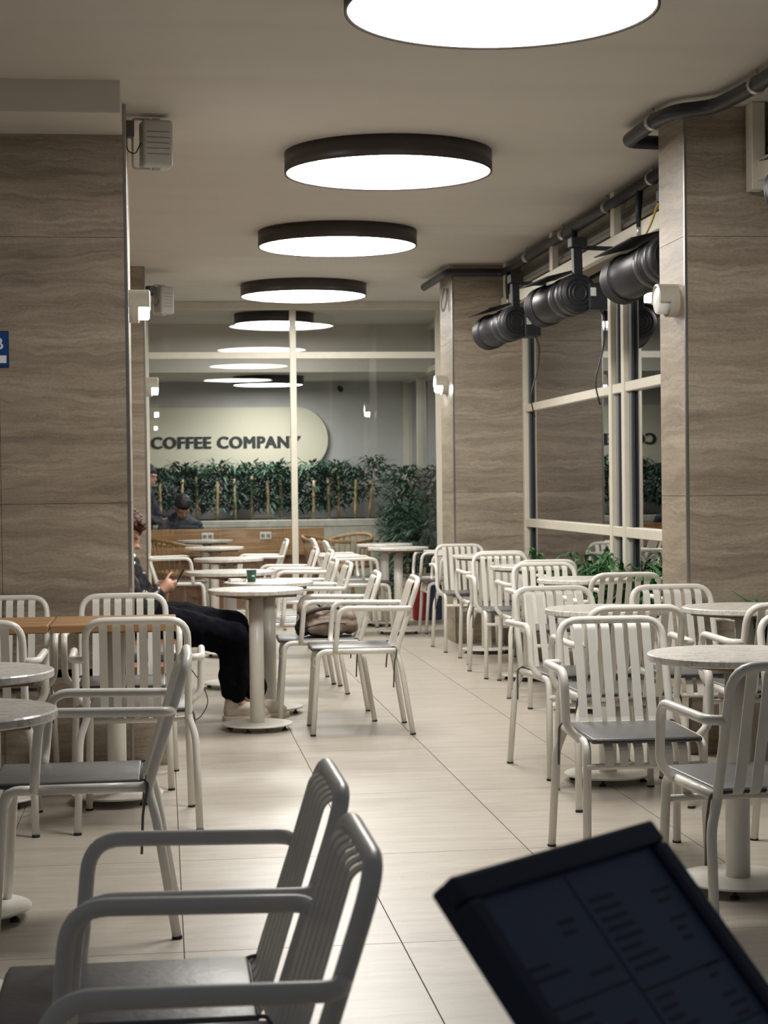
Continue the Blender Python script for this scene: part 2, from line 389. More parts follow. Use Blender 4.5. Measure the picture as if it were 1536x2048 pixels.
# ------------------------------------------------------------------ right hand windows
XW = 2.88
def side_window(name, y0, y1, posts, zt, label, sill=.955, tr=1.86, sash=True):
    o = struct(frame_bar(name, None, XW, XW+.07, y0, y1, zt-.06, zt)); o['label'] = label
    frame_bar('bottom_rail', o, XW, XW+.07, y0, y1, 0, .12)
    ys = [y0]+posts+[y1]
    for p in [y0+.03]+posts+[y1-.03]:
        frame_bar('post', o, XW-.02, XW+.06, p-.035, p+.035, 0, zt)
    for a, b in zip(ys, ys[1:]):
        a2 = a+(.065 if a == y0 else .035); b2 = b-(.065 if b == y1 else .035)
        frame_bar('rail', o, XW-.012, XW+.05, a2, b2, tr-.03, tr+.03); frame_bar('sill_rail', o, XW-.015, XW+.05, a2, b2, sill-.035, sill+.03)
        for (c, d) in ((.12, sill-.035), (sill+.03, tr-.03), (tr+.03, zt-.06)):
            if sash:
                frame_bar('sash', o, XW+.012, XW+.045, a2, a2+.05, c, d, 'grey_frame'); frame_bar('sash', o, XW+.012, XW+.045, b2-.05, b2, c, d, 'grey_frame')
                frame_bar('gasket', o, XW+.01, XW+.03, b2-.085, b2-.05, c, d, 'dark_frame')
            box('pane', XW+.03, XW+.034, a2, b2, c, d, 'night_glass', o)
    return o
w2 = side_window('window_2', 8.48, 14.05, [10.93, 11.25], ZC, 'cream framed night window between the two right piers')
w3 = side_window('window_3', 14.66, Y1, [16.9, 18.45, 20.0], ZC, 'cream framed window beyond the glass partition', sill=.55, tr=2.5, sash=False)
w4 = side_window('window_4', YR, 8.06, [6.8], ZC, 'cream framed window in the nearest bay')
def pelmet(y0, y1, x, parent):
    frame_bar('pelmet_rail', parent, x, x+.05, y0, y1, 2.64, 2.735); frame_bar('pelmet_soffit', parent, x+.05, XW, y0, y1, 2.655, 2.68, 'canopy_brown')
    for q, z in enumerate((2.77, 2.815, 2.86, 2.905)): frame_bar('pelmet_slat', parent, x+.05+.03*q, x+.07+.03*q, y0, y1, z, z+.032, 'grey_frame' if q % 2 else 'canopy_brown')
    n = int((y1-y0)/1.7)
    for i in range(n+1): frame_bar('pelmet_bracket', parent, x+.0, x+.05, y0+.25+i*1.7, y0+.33+i*1.7, 2.735, ZC)
pelmet(8.5, 14.03, 2.69, w2); pelmet(YR, 8.04, 2.72, w4)
frame_bar('pelmet_end', w4, 2.695, 2.76, 7.94, 8.03, 2.60, ZC)

# ------------------------------------------------------------------ back room: sign, planter, board
sg = thing('wall_sign', 'large cream pill shaped sign lettered COFFEE COMPANY on grey wall', 'sign', (0, 21.13, 0))
bm = bmesh.new(); pts = []
for i in range(25):
    a = -PI/2+PI*i/24; pts.append((1.575+.383*math.cos(a), 1.811+.383*math.sin(a)))
for i in range(25):
    a = PI/2+PI*i/24; pts.append((-1.3+.383*math.cos(a), 1.811+.383*math.sin(a)))
f0 = [bm.verts.new((x, 0, z)) for x, z in pts]; f1 = [bm.verts.new((x, .06, z)) for x, z in pts]
bm.faces.new(f0); bm.faces.new(f1[::-1])
for i in range(len(pts)): j = (i+1) % len(pts); bm.faces.new((f0[j], f0[i], f1[i], f1[j]))
bmesh.ops.recalc_face_normals(bm, faces=bm.faces)
link('board', to_mesh('board', bm, 'sign_board'), sg)
tm = text_mesh('lettering', 'COFFEE COMPANY', .192, 'letter_black', .006, .0, 1.10)
bm = bmesh.new()
for dx, dz in ((-.011, 0), (-.006, .003), (0, -.003), (.006, .003), (.011, 0)):
    tm2 = tm.copy(); tm2.transform(Matrix.Translation((dx, dz, dx*.05))); bm.from_mesh(tm2)
tm = to_mesh('lettering', bm, 'letter_black')
wx = max(v.co.x for v in tm.vertices)-min(v.co.x for v in tm.vertices)
lt = link('lettering', tm, sg, (-.12, -.008, 1.718), (PI/2, 0, 0)); lt.scale = (1.755/wx, 1, 1)

plw = thing('planter_wall', 'long pale plaster planter wall below the cream sign', 'planter', (0, 20.3, 0))
box('body', -2.0, 2.55, 0, .85, 0, .80, 'planter_plaster', plw, .01); box('coping', -2.02, 2.56, -.012, .86, .80, .88, 'planter_plaster', plw, .01)
box('soil_bed', -1.95, 2.5, .06, .82, .88, .885, 'soil', plw)
def leaf(bm, p, d, L, w, droop=.3):
    d = Vector(d).normalized(); side = d.cross(Vector((0, 0, 1)))
    if side.length < .1: side = Vector((1, 0, 0))
    side.normalize(); up = side.cross(d)
    a = Vector(p); m = a+d*L*.45+up*L*.04; e = a+d*L-Vector((0, 0, droop*L))
    v = [bm.verts.new(q) for q in (a, m+side*w/2-up*w*.12, m, m-side*w/2-up*w*.12, e)]
    bm.faces.new((v[0], v[1], v[2])); bm.faces.new((v[0], v[2], v[3])); bm.faces.new((v[1], v[4], v[2])); bm.faces.new((v[2], v[4], v[3]))
def bamboo(x, y, z, h, lean, fol, label, nleaf=170, r=.2, cane_h=None):
    t = thing('bamboo_plant', label, 'plant', (x, y, z), 0, 'bamboo plants along the back planter')
    ch = cane_h or h*.8; cy_ = r*.85
    bm = bmesh.new(); P = [Vector((lean*ch*s, -cy_, ch*s)) for s in (0, .25, .5, .75, 1)]
    tube(bm, P, .017, 8)
    for s in (.2, .45, .7): lathe(bm, [(.017, -.005), (.0205, 0), (.017, .005)], 8, tuple(Vector((lean*ch*s, -cy_, ch*s))))
    link('cane', to_mesh('cane', bm, 'cane', True), t)
    bm = bmesh.new()
    for i in range(nleaf):
        s = random.uniform(fol, 1.0)**.8; a = random.uniform(0, 2*PI)
        rr = r*random.uniform(.15, 1)*(1-.4*abs(s-.6))
        p = Vector((lean*h*s+rr*math.cos(a), rr*.8*math.sin(a), h*s))
        leaf(bm, p, (math.cos(a), math.sin(a), random.uniform(-.5, .9)), random.uniform(.08, .16), random.uniform(.024, .042), random.uniform(0, .5))
    fo = link('foliage', to_mesh('foliage', bm, 'leaf_bamboo'), t); fo['kind'] = 'stuff'
    return t
canes = [(-.02, -.01), (.21, .05), (.40, -.02), (.62, .02), (.83, -.03), (1.02, .01), (1.20, .0), (1.36, -.03), (1.54, -.12), (1.72, .02), (1.90, -.01), (2.02, .01), (2.20, .02), (2.36, .12)]
words = ['leftmost bamboo plant beside the left pier', 'second bamboo plant from the left pier, behind the bent person', 'bamboo plant just right of the person in the dark cap', 'bamboo plant with a pale cane left of the double cane pair', 'bamboo plant under the word COFFEE with a straight cane', 'bamboo plant below the gap between the two sign words', 'bamboo plant under the letters CO of COMPANY', 'bamboo plant under the letters MP of COMPANY', 'bamboo plant with a cane leaning left beside the mullion', 'bamboo plant just right of the cream mullion', 'bamboo plant under the round right end of the sign', 'bamboo plant with a short cane right of the sign end', 'sparse bamboo plant against bare grey wall', 'last bamboo plant with a slanted cane at the planter end']
for i, (x, ln) in enumerate(canes):
    bamboo(x, 20.62+.06*(i % 3), .885, .60+.05*(i % 2)+(.06 if i == 13 else 0), ln, .12 if i < 12 else .25, words[i], 460 if i < 12 else 260, .18, .44+.03*(i % 3))
for (x, y, h, lb) in ((2.55, 18.95, 1.02, 'tall dense bamboo clump growing beside the far window'), (2.66, 19.9, 1.45, 'dark bamboo clump in the far right corner'), (2.55, 17.75, .85, 'low dense bamboo clump behind the small round tables')):
    bamboo(x, y, .02, h, .03, .03, lb, 1500, .30, h*.5)

bb = thing('partition_board', 'low brown wooden board wall with two white sockets behind the glass', 'partition', (0, 18.6, 0))
for i in range(3): box('plank', -1.6+i*1.1, -.505+i*1.1 if i < 2 else 1.67, 0, .04, .60, .828, 'oak', bb, .003)
box('ledge', -1.6, 1.67, -.10, .05, .55, .60, 'oak', bb, .004); box('panel', -1.6, 1.67, .0, .04, .0, .55, 'bench_wood', bb)
for x in (.461, 1.06):
    sk = box('socket', x-.06, x+.06, -.012, 0, .715, .79, 'socket_white', bb, .004)
    for s in (-.028, .028): box('outlet', x+s-.018, x+s+.018, -.016, -.011, .735, .77, 'grey_frame', sk, .003)
cc = thing('security_camera', 'small dark security camera under the dropped ceiling', 'camera', (2.10, 21.1, 2.41))
obj_tube('housing', [(0, -.13, -.02), (0, -.03, 0)], .032, 'black_metal', cc, 12); obj_tube('mount', [(0, -.05, 0), (0, .1, .03)], .014, 'black_metal', cc, 8)

# ------------------------------------------------------------------ ceiling lamps
def round_lamp(x, y, zb, d, label, mat='lamp_glow', top=ZC):
    t = thing('ceiling_lamp', label, 'lamp', (x, y, zb), 0, 'round ceiling lamps in a row')
    h = top-zb; r = d/2
    link('casing', to_mesh('casing', lathe(bmesh.new(), [(r-.012, .004), (r-.008, 0), (r, 0), (r, h-.001), (0, h-.001)], 72), 'lamp_brown', True), t)
    link('diffuser', to_mesh('diffuser', lathe(bmesh.new(), [(0, .003), (r*.5, .0035), (r-.03, .004), (r-.012, .006), (r-.012, .02)], 72), mat, True), t)
    return t
for x, y, d, lb in ((1.182, 6.098, 1.085, 'nearest round ceiling lamp cut by the top of the picture'), (1.197, 9.323, 1.085, 'second round dark rimmed ceiling lamp, largest seen whole'), (1.214, 12.226, 1.085, 'third round dark rimmed ceiling lamp along the row'), (1.235, 15.45, 1.085, 'fourth round ceiling lamp just before the glass partition')):
    round_lamp(x, y, 2.893, d, lb)
round_lamp(1.144, 18.1, 2.893, .80, 'small round ceiling lamp just beyond the glass partition', 'lamp_glow_cool'); round_lamp(1.20, 20.15, 2.395, .80, 'lowest round lamp under the dropped ceiling above the sign', 'lamp_glow_cool', 2.49)

# ------------------------------------------------------------------ wall lamps (sconces)
def sconce(x, y, z, side, lit, label):
    """cylinder on a wall, axis along x; side = direction it sticks out"""
    t = thing('wall_lamp', label, 'wall lamp', (x, y, z), 0 if side > 0 else PI, 'cream cylindrical wall lamps')
    R = Matrix.Rotation(PI/2, 3, 'Y')
    bm = lathe(bmesh.new(), [(0, 0), (.078, 0), (.078, .095), (.068, .099), (.066, .09), (0, .09)], 36)
    # open the lower front quarter so the lens shows
    bmesh.ops.rotate(bm, verts=bm.verts, matrix=R)
    bmesh.ops.bisect_plane(bm, geom=bm.verts[:]+bm.edges[:]+bm.faces[:], plane_co=(.045, 0, 0), plane_no=(1, 0, 0))
    bmesh.ops.bisect_plane(bm, geom=bm.verts[:]+bm.edges[:]+bm.faces[:], plane_co=(0, 0, -.012), plane_no=(0, 0, 1))
    kill = [f for f in bm.faces if f.calc_center_median().x > .045 and f.calc_center_median().z < -.012]
    bmesh.ops.delete(bm, geom=kill, context='FACES')
    link('body', to_mesh('body', bm, 'sconce_body'), t)
    bm = lathe(bmesh.new(), [(0, .02), (.064, .02), (.064, .088), (.058, .094), (0, .096)], 32)
    bmesh.ops.rotate(bm, verts=bm.verts, matrix=R)
    link('lens', to_mesh('lens', bm, 'sconce_glow' if lit else 'sconce_glass_off', True), t)
    return t
sconce(2.41, 8.21, 2.118, -1, False, 'unlit cream wall lamp on the near right pier'); sconce(2.30, 14.36, 2.07, -1, True, 'lit wall lamp on the far right pier')
sconce(-.142, 8.56, 2.125, 1, True, 'lit wall lamp on the side of the near left pier'); sconce(-.115, 14.55, 2.075, 1, True, 'lit wall lamp on the far left pier')

# ------------------------------------------------------------------ loudspeakers
def speaker(x, y, z, rz, s, label):
    t = thing('loudspeaker', label, 'speaker', (x, y, z), rz, 'pale wall loudspeakers')
    shell = box('cabinet', -.075*s, .075*s, -.06*s, .06*s, -.115*s, .115*s, 'speaker_shell', t, .016*s, 3, smooth=False)
    for i in range(5): box('groove', -.055*s, .055*s, -.0612*s, -.0598*s, (-.055+.027*i)*s, (-.0525+.027*i)*s, 'speaker_groove', shell)
    obj_tube('bracket', fillet([(-.03*s, 0, .122*s), (-.115*s, .0, .122*s), (-.115*s, 0, -.122*s), (-.03*s, 0, -.122*s)], .02), .006*s, 'speaker_shell', t, 6)
    box('mount', -.175*s, -.11*s, -.03*s, .03*s, .03*s, .11*s, 'speaker_groove', t, .005)
    for q in (.12, -.12): box('knob', -.02*s, .02*s, -.012*s, .012*s, (q-.008)*s, (q+.008)*s, 'speaker_shell', t, .003)
    obj_tube('cable', fillet([(-.15*s, -.03*s, .05*s), (-.15*s, -.035*s, -.04*s), (-.11*s, -.04*s, -.06*s), (-.08*s, -.03*s, .0)], .03), .003*s, 'cord_black', t, 6)
    return t
speaker(-.006, 8.45, 2.865, 0.18, .95, 'large ribbed grey loudspeaker on the near left pier')
speaker(.03, 14.5, 2.765, .75, .95, 'loudspeaker on the far left pier near the ceiling')

# ------------------------------------------------------------------ black pipe run and hanging drum fixtures
pp = thing('ceiling_pipe', 'black ceiling pipe bent around the near right pier', 'pipe', (0, 0, 0))
P1 = fillet([(2.50, 5.44, 2.935), (2.51, 7.40, 2.935), (2.47, 7.80, 2.94), (2.32, 7.90, 2.94), (2.285, 8.05, 2.935), (2.275, 8.56, 2.93), (2.66, 8.60, 2.925), (2.68, 9.0, 2.93)], [.25, .15, .12, .1, .06, .06, .1], 6)
obj_tube('run', P1, .034, 'black_pipe', pp, 14)
for y, x in ((7.33, 2.51), (8.12, 2.284)):
    cl = obj_tube('clamp', [(x-.002, y-.012, 2.935), (x, y+.012, 2.935)], .041, 'steel', pp, 16)
    obj_tube('hanger', [(x, y, 2.965), (x, y, 3.0)], .005, 'steel', cl, 6)
pp2 = thing('ceiling_pipe', 'black ceiling pipe above the drum fixtures ending at the far right pier', 'pipe', (0, 0, 0))
P2 = fillet([(2.68, 9.02, 2.93), (2.70, 11.3, 2.93), (2.70, 13.95, 2.93), (2.25, 13.96, 2.93), (2.22, 15.0, 2.93)], [.1, .06, .06], 6)
obj_tube('run', P2, .032, 'black_pipe', pp2, 14)
for y in (9.6, 10.6, 11.8, 13.0):
    cl = obj_tube('clamp', [(2.69, y-.015, 2.93), (2.69, y+.015, 2.93)], .039, 'steel', pp2, 16)
    obj_tube('hanger', [(2.69, y, 2.96), (2.69, y, 3.0)], .005, 'steel', cl, 6)
for y in (9.85, 11.45, 13.7):
    dr = obj_tube('drop', [(2.69, y, 2.93), (2.68, y, 2.80), (2.68, y, 2.70)], [.022, .02, .012], 'black_pipe', pp2, 10)
    obj_tube('nozzle', [(2.68, y, 2.72), (2.68, y, 2.64)], .011, 'steel', dr, 8)
def drum(x, y, z, rz, pitch, label, s=1.0):
    """near end of the drum at the origin, body running back along local +y"""
    t = thing('drum_fixture', label, 'ceiling fixture', (x, y, z), rz, 'black drum fixtures hung under the pelmet'); t.rotation_euler = (pitch, 0, rz)
    R = Matrix.Rotation(-PI/2, 3, 'X'); r = .118*s; L = .60*s
    def lt(name, prof, mat, n=36, parent=t):
        bm = lathe(bmesh.new(), prof, n); bmesh.ops.rotate(bm, verts=bm.verts, matrix=R); return link(name, to_mesh(name, bm, mat, True), parent)
    lt('drum_body', [(0, .05), (r-.004, .05), (r-.004, L-.08), (r-.02, L), (0, L)], 'drum_plastic')
    for q in (.055, .16): lt('band', [(r-.004, q), (r+.002, q+.003), (r+.002, q+.05), (r-.004, q+.053)], 'drum_band')
    for q in (L-.10, L-.075, L-.05, L-.025): lt('rib', [(r-.006, q), (r+.007, q+.004), (r+.007, q+.014), (r-.006, q+.018)], 'drum_plastic')
    lt('end_cap', [(0, 0), (r*.82, 0), (r*.98, .015), (r*.98, .052), (0, .052)], 'black_metal')
    for q in (.3, .5, .7): lt('grille_ring', [(r*q, 0), (r*q+.004, -.006), (r*q+.010, -.006), (r*q+.014, 0)], 'black_metal')
    gb = box('gear_box', .05*s, .17*s, -.02, .12*s, -.10*s, .06*s, 'black_metal', t, .01); box('label_plate', .06*s, .095*s, -.0215, -.0195, -.02, .03*s, 'label_white', gb)
    box('yoke', -.028*s, .028*s, .01, .05, .06*s, .30*s, 'black_metal', t, .004); box('clamp', -.05*s, .05*s, -.02, .05, .27*s, .33*s, 'black_metal', t, .006)
    box('hanger_arm', .0, .235*s, .015, .045, .262*s, .285*s, 'black_metal', t, .003)
    box('heat_shield', -.15*s, .10*s, .08*s, .52*s, r+.022, r+.028, 'black_metal', t, 0, 1, (0, 0, 0), (0, math.radians(-14), 0))
    obj_tube('cable', fillet([(.12*s, 0, -.08*s), (.17*s, .02, -.16*s), (.16*s, .05, -.34*s), (.10*s, .06, -.52*s), (.13*s, .05, -.66*s)], .08), .005, 'cord_black', t, 6)
    return t
drum(2.47, 10.40, 2.39, .17, -.05, 'middle black drum fixture with white label under the pelmet')
drum(2.47, 12.28, 2.39, .17, -.05, 'farthest black drum fixture, beside the far right pier')
drum(2.585, 8.86, 2.41, .17, -.09, 'nearest ribbed drum fixture half hidden by the right pier', 1.05)
drum(2.615, 6.35, 2.45, .17, -.05, 'drum fixture cut by the right picture edge', 1.0)
obj_w = obj_tube('yellow_cable', fillet([(2.66, 8.9, 2.78), (2.64, 9.3, 2.76), (2.62, 9.35, 2.66), (2.62, 9.5, 2.60)], .06), .006, 'yellow_wire'); tag(obj_w, 'short yellow cable above the nearest drum fixture', 'cable')
pc = thing('pier_cable', 'loop of pale cable hanging at the top of the far right pier', 'cable', (2.27, 14.25, 2.72))
obj_tube('loop', fillet([(0, 0, .12), (-.03, .0, -.02), (-.01, .0, -.08), (.02, .0, .02), (.02, 0, .12)], .04), .008, 'speaker_shell', pc, 6)

# ------------------------------------------------------------------ blue sign on left pier
bs = thing('blue_sign', 'small blue plate with a white letter on the left pier', 'sign', (-.672, 8.195, 1.896))
box('plate', -.24, 0, 0, .006, -.082, .082, 'sign_edge', bs, .002); box('face', -.234, -.005, -.002, .0, -.077, .077, 'sign_blue', bs)
link('letter', text_mesh('letter', 'B', .074, 'white_paint', .001, .001), bs, (-.066, -.0035, 0), (PI/2, 0, 0))
box('white_tag', -.05, -.012, -.0035, -.002, -.062, -.028, 'white_paint', bs)

# ------------------------------------------------------------------ armchairs
TR_ = .0138
def chair_meshes():
    m = {}
    # back hoop
    m['back_frame'] = to_mesh('back_frame', tube(bmesh.new(), fillet([(-.188, -.205, .415), (-.187, -.215, .455), (-.185, -.322, .785), (.185, -.322, .785), (.187, -.215, .455), (.188, -.205, .415)], [.03, .075, .075, .03], 6), TR_, 12), 'cream_metal', True)
    for s, k in ((-1, 'l'), (1, 'r')):
        m['rear'+k] = to_mesh('leg', tube(bmesh.new(), fillet([(s*.187, -.207, .43), (s*.190, -.208, .408), (s*.212, -.226, .345), (s*.2225, -.280, .006)], [.02, .05], 5), TR_, 12), 'cream_metal', True)
        m['rearcap'+k] = to_mesh('foot_cap', tube(bmesh.new(), [(s*.2225, -.281, 0), (s*.2225, -.280, .008)], TR_+.0012, 12), 'black_rubber')
        m['front'+k] = to_mesh('leg', tube(bmesh.new(), fillet([(s*.190, .10, .425), (s*.190, .195, .425), (s*.200, .225, .006)], [.07], 7), TR_, 12), 'cream_metal', True)
        m['frontcap'+k] = to_mesh('foot_cap', tube(bmesh.new(), [(s*.2005, .2252, 0), (s*.200, .225, .008)], TR_+.0012, 12), 'black_rubber')
        m['rail'+k] = to_mesh('seat_rail', tube(bmesh.new(), [(s*.188, -.205, .425), (s*.190, .102, .425)], TR_*1.04, 12), 'cream_metal', True)
        m['arm'+k] = to_mesh('armrest', tube(bmesh.new(), fillet([(s*.186, -.275, .640), (s*.238, -.262, .642), (s*.243, .090, .648), (s*.240, .106, .47), (s*.196, .110, .425)], [.04, .06, .05], 7), TR_, 12), 'cream_metal', True)
    m['front_rail'] = to_mesh('front_rail', tube(bmesh.new(), [(-.195, .207, .352), (.195, .207, .352)], .0105, 10), 'cream_metal', True)
    path = fillet([(0, -.321, .776), (0, -.295, .766), (0, -.190, .425), (0, -.12, .421), (0, .12, .425), (0, .205, .425), (0, .2185, .350)], [.035, .06, .06, .05, .07], 5)
    pth = [(p.y, p.z) for p in path]
    for i in range(6):
        m['slat%d' % i] = to_mesh('slat', ribbon(bmesh.new(), pth, (i-2.5)*.0485, .030, .0036), 'cream_metal', False)
    # cushion: two thin pads with a piped edge
    bm = bmesh.new(); B(bm, -.182, .182, -.185, .230, .4275, .4455, .0075, 3)
    for v in bm.verts:
        u = max(abs(v.co.x)/.182, abs(v.co.y-.0225)/.208)
        v.co.z += .006*(1-u*u) if v.co.z > .437 else 0
    me = to_mesh('cushion', bm, 'cushion_vinyl', True); m['cushion'] = me
    bm = bmesh.new(); tube(bm, fillet([(-.181, 0, .4365), (-.181, -.184, .4365), (.181, -.184, .4365), (.181, .229, .4365), (-.181, .229, .4365), (-.181, .01, .4365)], .03, 4), .0045, 6, True, True)
    m['piping'] = to_mesh('piping', bm, 'cushion_dark', True)
    for s, k in ((-1, 'l'), (1, 'r')):
        bm = bmesh.new(); tube(bm, fillet([(s*.165, -.165, .438), (s*.185, -.200, .446), (s*.207, -.205, .43), (s*.2115, -.19, .36), (s*.213, -.185, .27+.03*s)], .02, 4), .0042, 6)
        m['tie'+k] = to_mesh('tie_strap', bm, 'cushion_vinyl', True)
    return m
CM = chair_meshes()
def make_chair(label, group, cushion=True):
    t = thing('armchair', label, 'chair', (0, 0, 0), 0, group)
    link('back_frame', CM['back_frame'], t)
    for k in 'lr':
        link('foot_cap', CM['rearcap'+k], link('leg', CM['rear'+k], t)); link('foot_cap', CM['frontcap'+k], link('leg', CM['front'+k], t))
        link('seat_rail', CM['rail'+k], t); link('armrest', CM['arm'+k], t)
    link('front_rail', CM['front_rail'], t)
    for i in range(6): link('slat', CM['slat%d' % i], t)
    if cushion:
        c = link('cushion', CM['cushion'], t); link('piping', CM['piping'], c); link('tie_strap', CM['tiel'], c); link('tie_strap', CM['tier'], c)
    return t
G = 'cream slatted metal armchairs'
chair0 = None
def chair(x, y, deg, label):
    global chair0
    if chair0 is None:
        chair0 = make_chair(label, G); chair0.location = (x, y, 0); chair0.rotation_euler = (0, 0, math.radians(deg)); return chair0
    return dup(chair0, (x, y, 0), math.radians(deg), label, G)
# facing: 0 away from camera, 180 towards camera, 90 to the left, -90 to the right
chair(-.056, 2.445, 90, 'nearest dark looking armchair at the bottom edge, facing left')
chair(-.045, 2.965, 90, 'second nearest armchair facing left, behind the nearest one')
chair(-.255, 5.28, 90, 'armchair seen from its side in front of the wooden tables, facing left')
chair(-.10, 6.91, 0, 'armchair with its back to us at the right wooden table')
chair(-.695, 6.90, 0, 'armchair with its back to us at the left wooden table, cut by the edge')
chair(-.177, 7.77, 180, 'armchair against the left pier across the right wooden table')
chair(-.70, 7.77, 180, 'armchair against the left pier across the left wooden table')
chair(.975, 9.22, 88, 'empty armchair facing left at the table of the seated person, closest to the aisle')
chair(.843, 9.76, 88, 'armchair holding the brown backpack')
chair(.82, 11.02, 90, 'armchair facing left, next behind the backpack chair')
chair(.79, 11.58, 90, 'armchair facing left, second behind the backpack chair')
chair(.905, 13.11, 90, 'armchair facing left, third behind the backpack chair')
chair(.845, 13.68, 90, 'armchair facing left, fourth behind the backpack chair')
chair(.775, 15.93, 90, 'farthest armchair facing left, right before the mullion')
chair(1.69, 15.15, -90, 'nearer armchair facing right at the small far tables')
chair(1.65, 15.95, -90, 'farther armchair facing right at the small far tables')
chair(2.43, 15.2, 90, 'armchair facing left at the far table, partly behind the far right pier')
chair(2.40, 16.15, 90, 'armchair facing left beside the glass, behind the far right pier')
chair(.15, 15.85, -90, 'armchair facing right beside the far left pier')
chair(1.635, 4.84, 3, 'shadowed armchair at the right edge with its back to us')
chair(1.548, 5.84, 178, 'armchair facing us in front on the right, with grey cushion in full view')
chair(1.80, 7.02, 0, 'armchair with its back to us right behind the front facing one')
chair(1.80, 7.72, 186, 'armchair facing us behind the middle round table on the aisle side')
chair(2.385, 9.43, 2, 'armchair with its back to us before the green plant at the window')
chair(2.305, 7.66, 180, 'armchair facing us against the near right pier')
chair(2.235, 10.09, 180, 'armchair facing us, third from the far right pier in the window row')
chair(2.335, 11.10, 0, 'armchair with its back to us, close behind the third one from the far right pier')
chair(2.27, 11.66, 180, 'armchair facing us, second from the far right pier in the window row')
chair(2.335, 12.62, 0, 'armchair with its back to us, close behind the second one from the far right pier')
chair(2.30, 13.52, 180, 'farthest armchair facing us, against the far right pier')
chair(2.42, 7.0, 0, 'armchair with its back to us cut by the right edge behind the front table')
chair(2.28, 5.82, 180, 'armchair facing us at the right picture edge')

# ------------------------------------------------------------------ round pedestal tables
def table_meshes(d):
    m = {}; r = d/2
    m['top'] = to_mesh('marble_top', lathe(bmesh.new(), [(0, .711), (r-.004, .711), (r, .715), (r, .731), (r-.004, .735), (0, .735)], 56), 'marble', False)
    bm = bmesh.new(); B(bm, -.16, .16, -.16, .16, .694, .711, .004, 1); m['sub'] = to_mesh('wood_plate', bm, 'ply')
    m['stem'] = to_mesh('stem', lathe(bmesh.new(), [(0, .03), (.038, .03), (.038, .694), (0, .694)], 28), 'cream_metal', True)
    m['base'] = to_mesh('base_plate', lathe(bmesh.new(), [(0, .028), (.183, .028), (.185, .030), (.185, .034), (.183, .036), (.05, .038), (0, .038)], 48), 'cream_metal')
    m['foot'] = to_mesh('foot_screw', lathe(bmesh.new(), [(0, 0), (.016, 0), (.014, .008), (.006, .012), (.006, .028), (0, .028)], 12), 'black_rubber')
    m['bolt'] = to_mesh('bracket', B(bmesh.new(), -.06, .06, -.02, .02, .680, .694, .003, 1), 'black_metal')
    return m
TM = {}
def table(x, y, label, d=.52, rz=.4):
    if d not in TM: TM[d] = table_meshes(d)
    m = TM[d]; t = thing('round_table', label, 'table', (x, y, 0), rz, 'round marble topped pedestal tables')
    link('marble_top', m['top'], t); s = link('wood_plate', m['sub'], t); link('bracket', m['bolt'], s); link('stem', m['stem'], t); b = link('base_plate', m['base'], t)
    for i in range(4): link('foot_screw', m['foot'], b, (.15*math.cos(PI/4+i*PI/2), .15*math.sin(PI/4+i*PI/2), 0))
    return t
table(1.765, 5.39, 'nearest marble round table on the right, in front of the shadowed chair', .55)
table(1.865, 7.43, 'middle marble round table behind the front facing chair')
table(2.445, 7.36, 'marble round table in front of the near right pier')
table(2.323, 9.76, 'marble round table at the window with green plants behind')
table(2.345, 11.38, 'second last marble round table along the window row', .5)
table(2.40, 13.22, 'marble round table close to the far right pier', .5)
table(.478, 9.34, 'marble round table before the seated person, front one of the aisle row', .5)
table(.585, 10.03, 'marble round table carrying the green cup', .5)
table(.42, 11.33, 'third marble round table of the aisle row', .56)
table(.485, 13.4, 'fourth marble round table of the aisle row', .52)
table(.453, 15.9, 'farthest marble round table of the aisle row by the glass', .52)
table(1.985, 15.1, 'nearer of the two small round tables by the far right pier', .52)
table(1.98, 16.0, 'farther of the two small round tables by the far right pier', .5)
table(-.585, 5.40, 'marble round table at the left edge in front of the wooden tables')
table(-.525, 4.43, 'nearest marble round table at the left edge', .53)

def wood_table(x, y, label):
    t = thing('wooden_table', label, 'table', (x, y, 0), 0, 'square wooden pedestal tables')
    for i in range(4): box('plank', -.245, .245, -.25+i*.125+.0008, -.25+(i+1)*.125-.0008, .705, .735, 'oak', t, .003, 1)
    link('stem', TM[.52]['stem'], t); b = link('base_plate', TM[.52]['base'], t)
    for i in range(4): link('foot_screw', TM[.52]['foot'], b, (.15*math.cos(PI/4+i*PI/2), .15*math.sin(PI/4+i*PI/2), 0))
    box('wood_plate', -.15, .15, -.15, .15, .694, .705, 'ply', t)
    return t
wood_table(-.195, 7.33, 'right wooden topped table before the left pier'); wood_table(-.695, 7.33, 'left wooden topped table cut by the picture edge')

# wooden armchairs and tables in the back room
def wood_chair(x, y, rz, label):
    t = thing('wooden_armchair', label, 'chair', (x, y, 0), rz, 'wooden spindle chairs behind the glass')
    box('seat', -.23, .23, -.22, .22, .42, .46, 'chair_wood', t, .015)
    for sx in (-1, 1):
        for sy in (-1, 1): obj_tube('leg', [(sx*.19, sy*.18, .42), (sx*.22, sy*.22, 0)], .016, 'chair_wood', t, 8)
    arc = [(.25*math.cos(a), -.02-.22*math.sin(a), .70+.06*math.sin(a)) for a in [PI*i/14 for i in range(15)]]
    arc = [(.25, .16, .69)]+arc+[(-.25, .16, .69)]
    obj_tube('back_rail', arc, .019, 'chair_wood', t, 8)
    for i in range(1, 12):
        a = PI*i/12; obj_tube('spindle', [(.20*math.cos(a), -.01-.18*math.sin(a), .45), (.25*math.cos(a), -.02-.22*math.sin(a), .69+.05*math.sin(a))], .009, 'chair_wood', t, 6)
    return t
wood_chair(1.62, 17.75, -2.0, 'wooden spindle armchair at the right end of the board wall')
wood_chair(1.88, 18.25, 2.4, 'dark wooden spindle armchair turned away beside the planter')
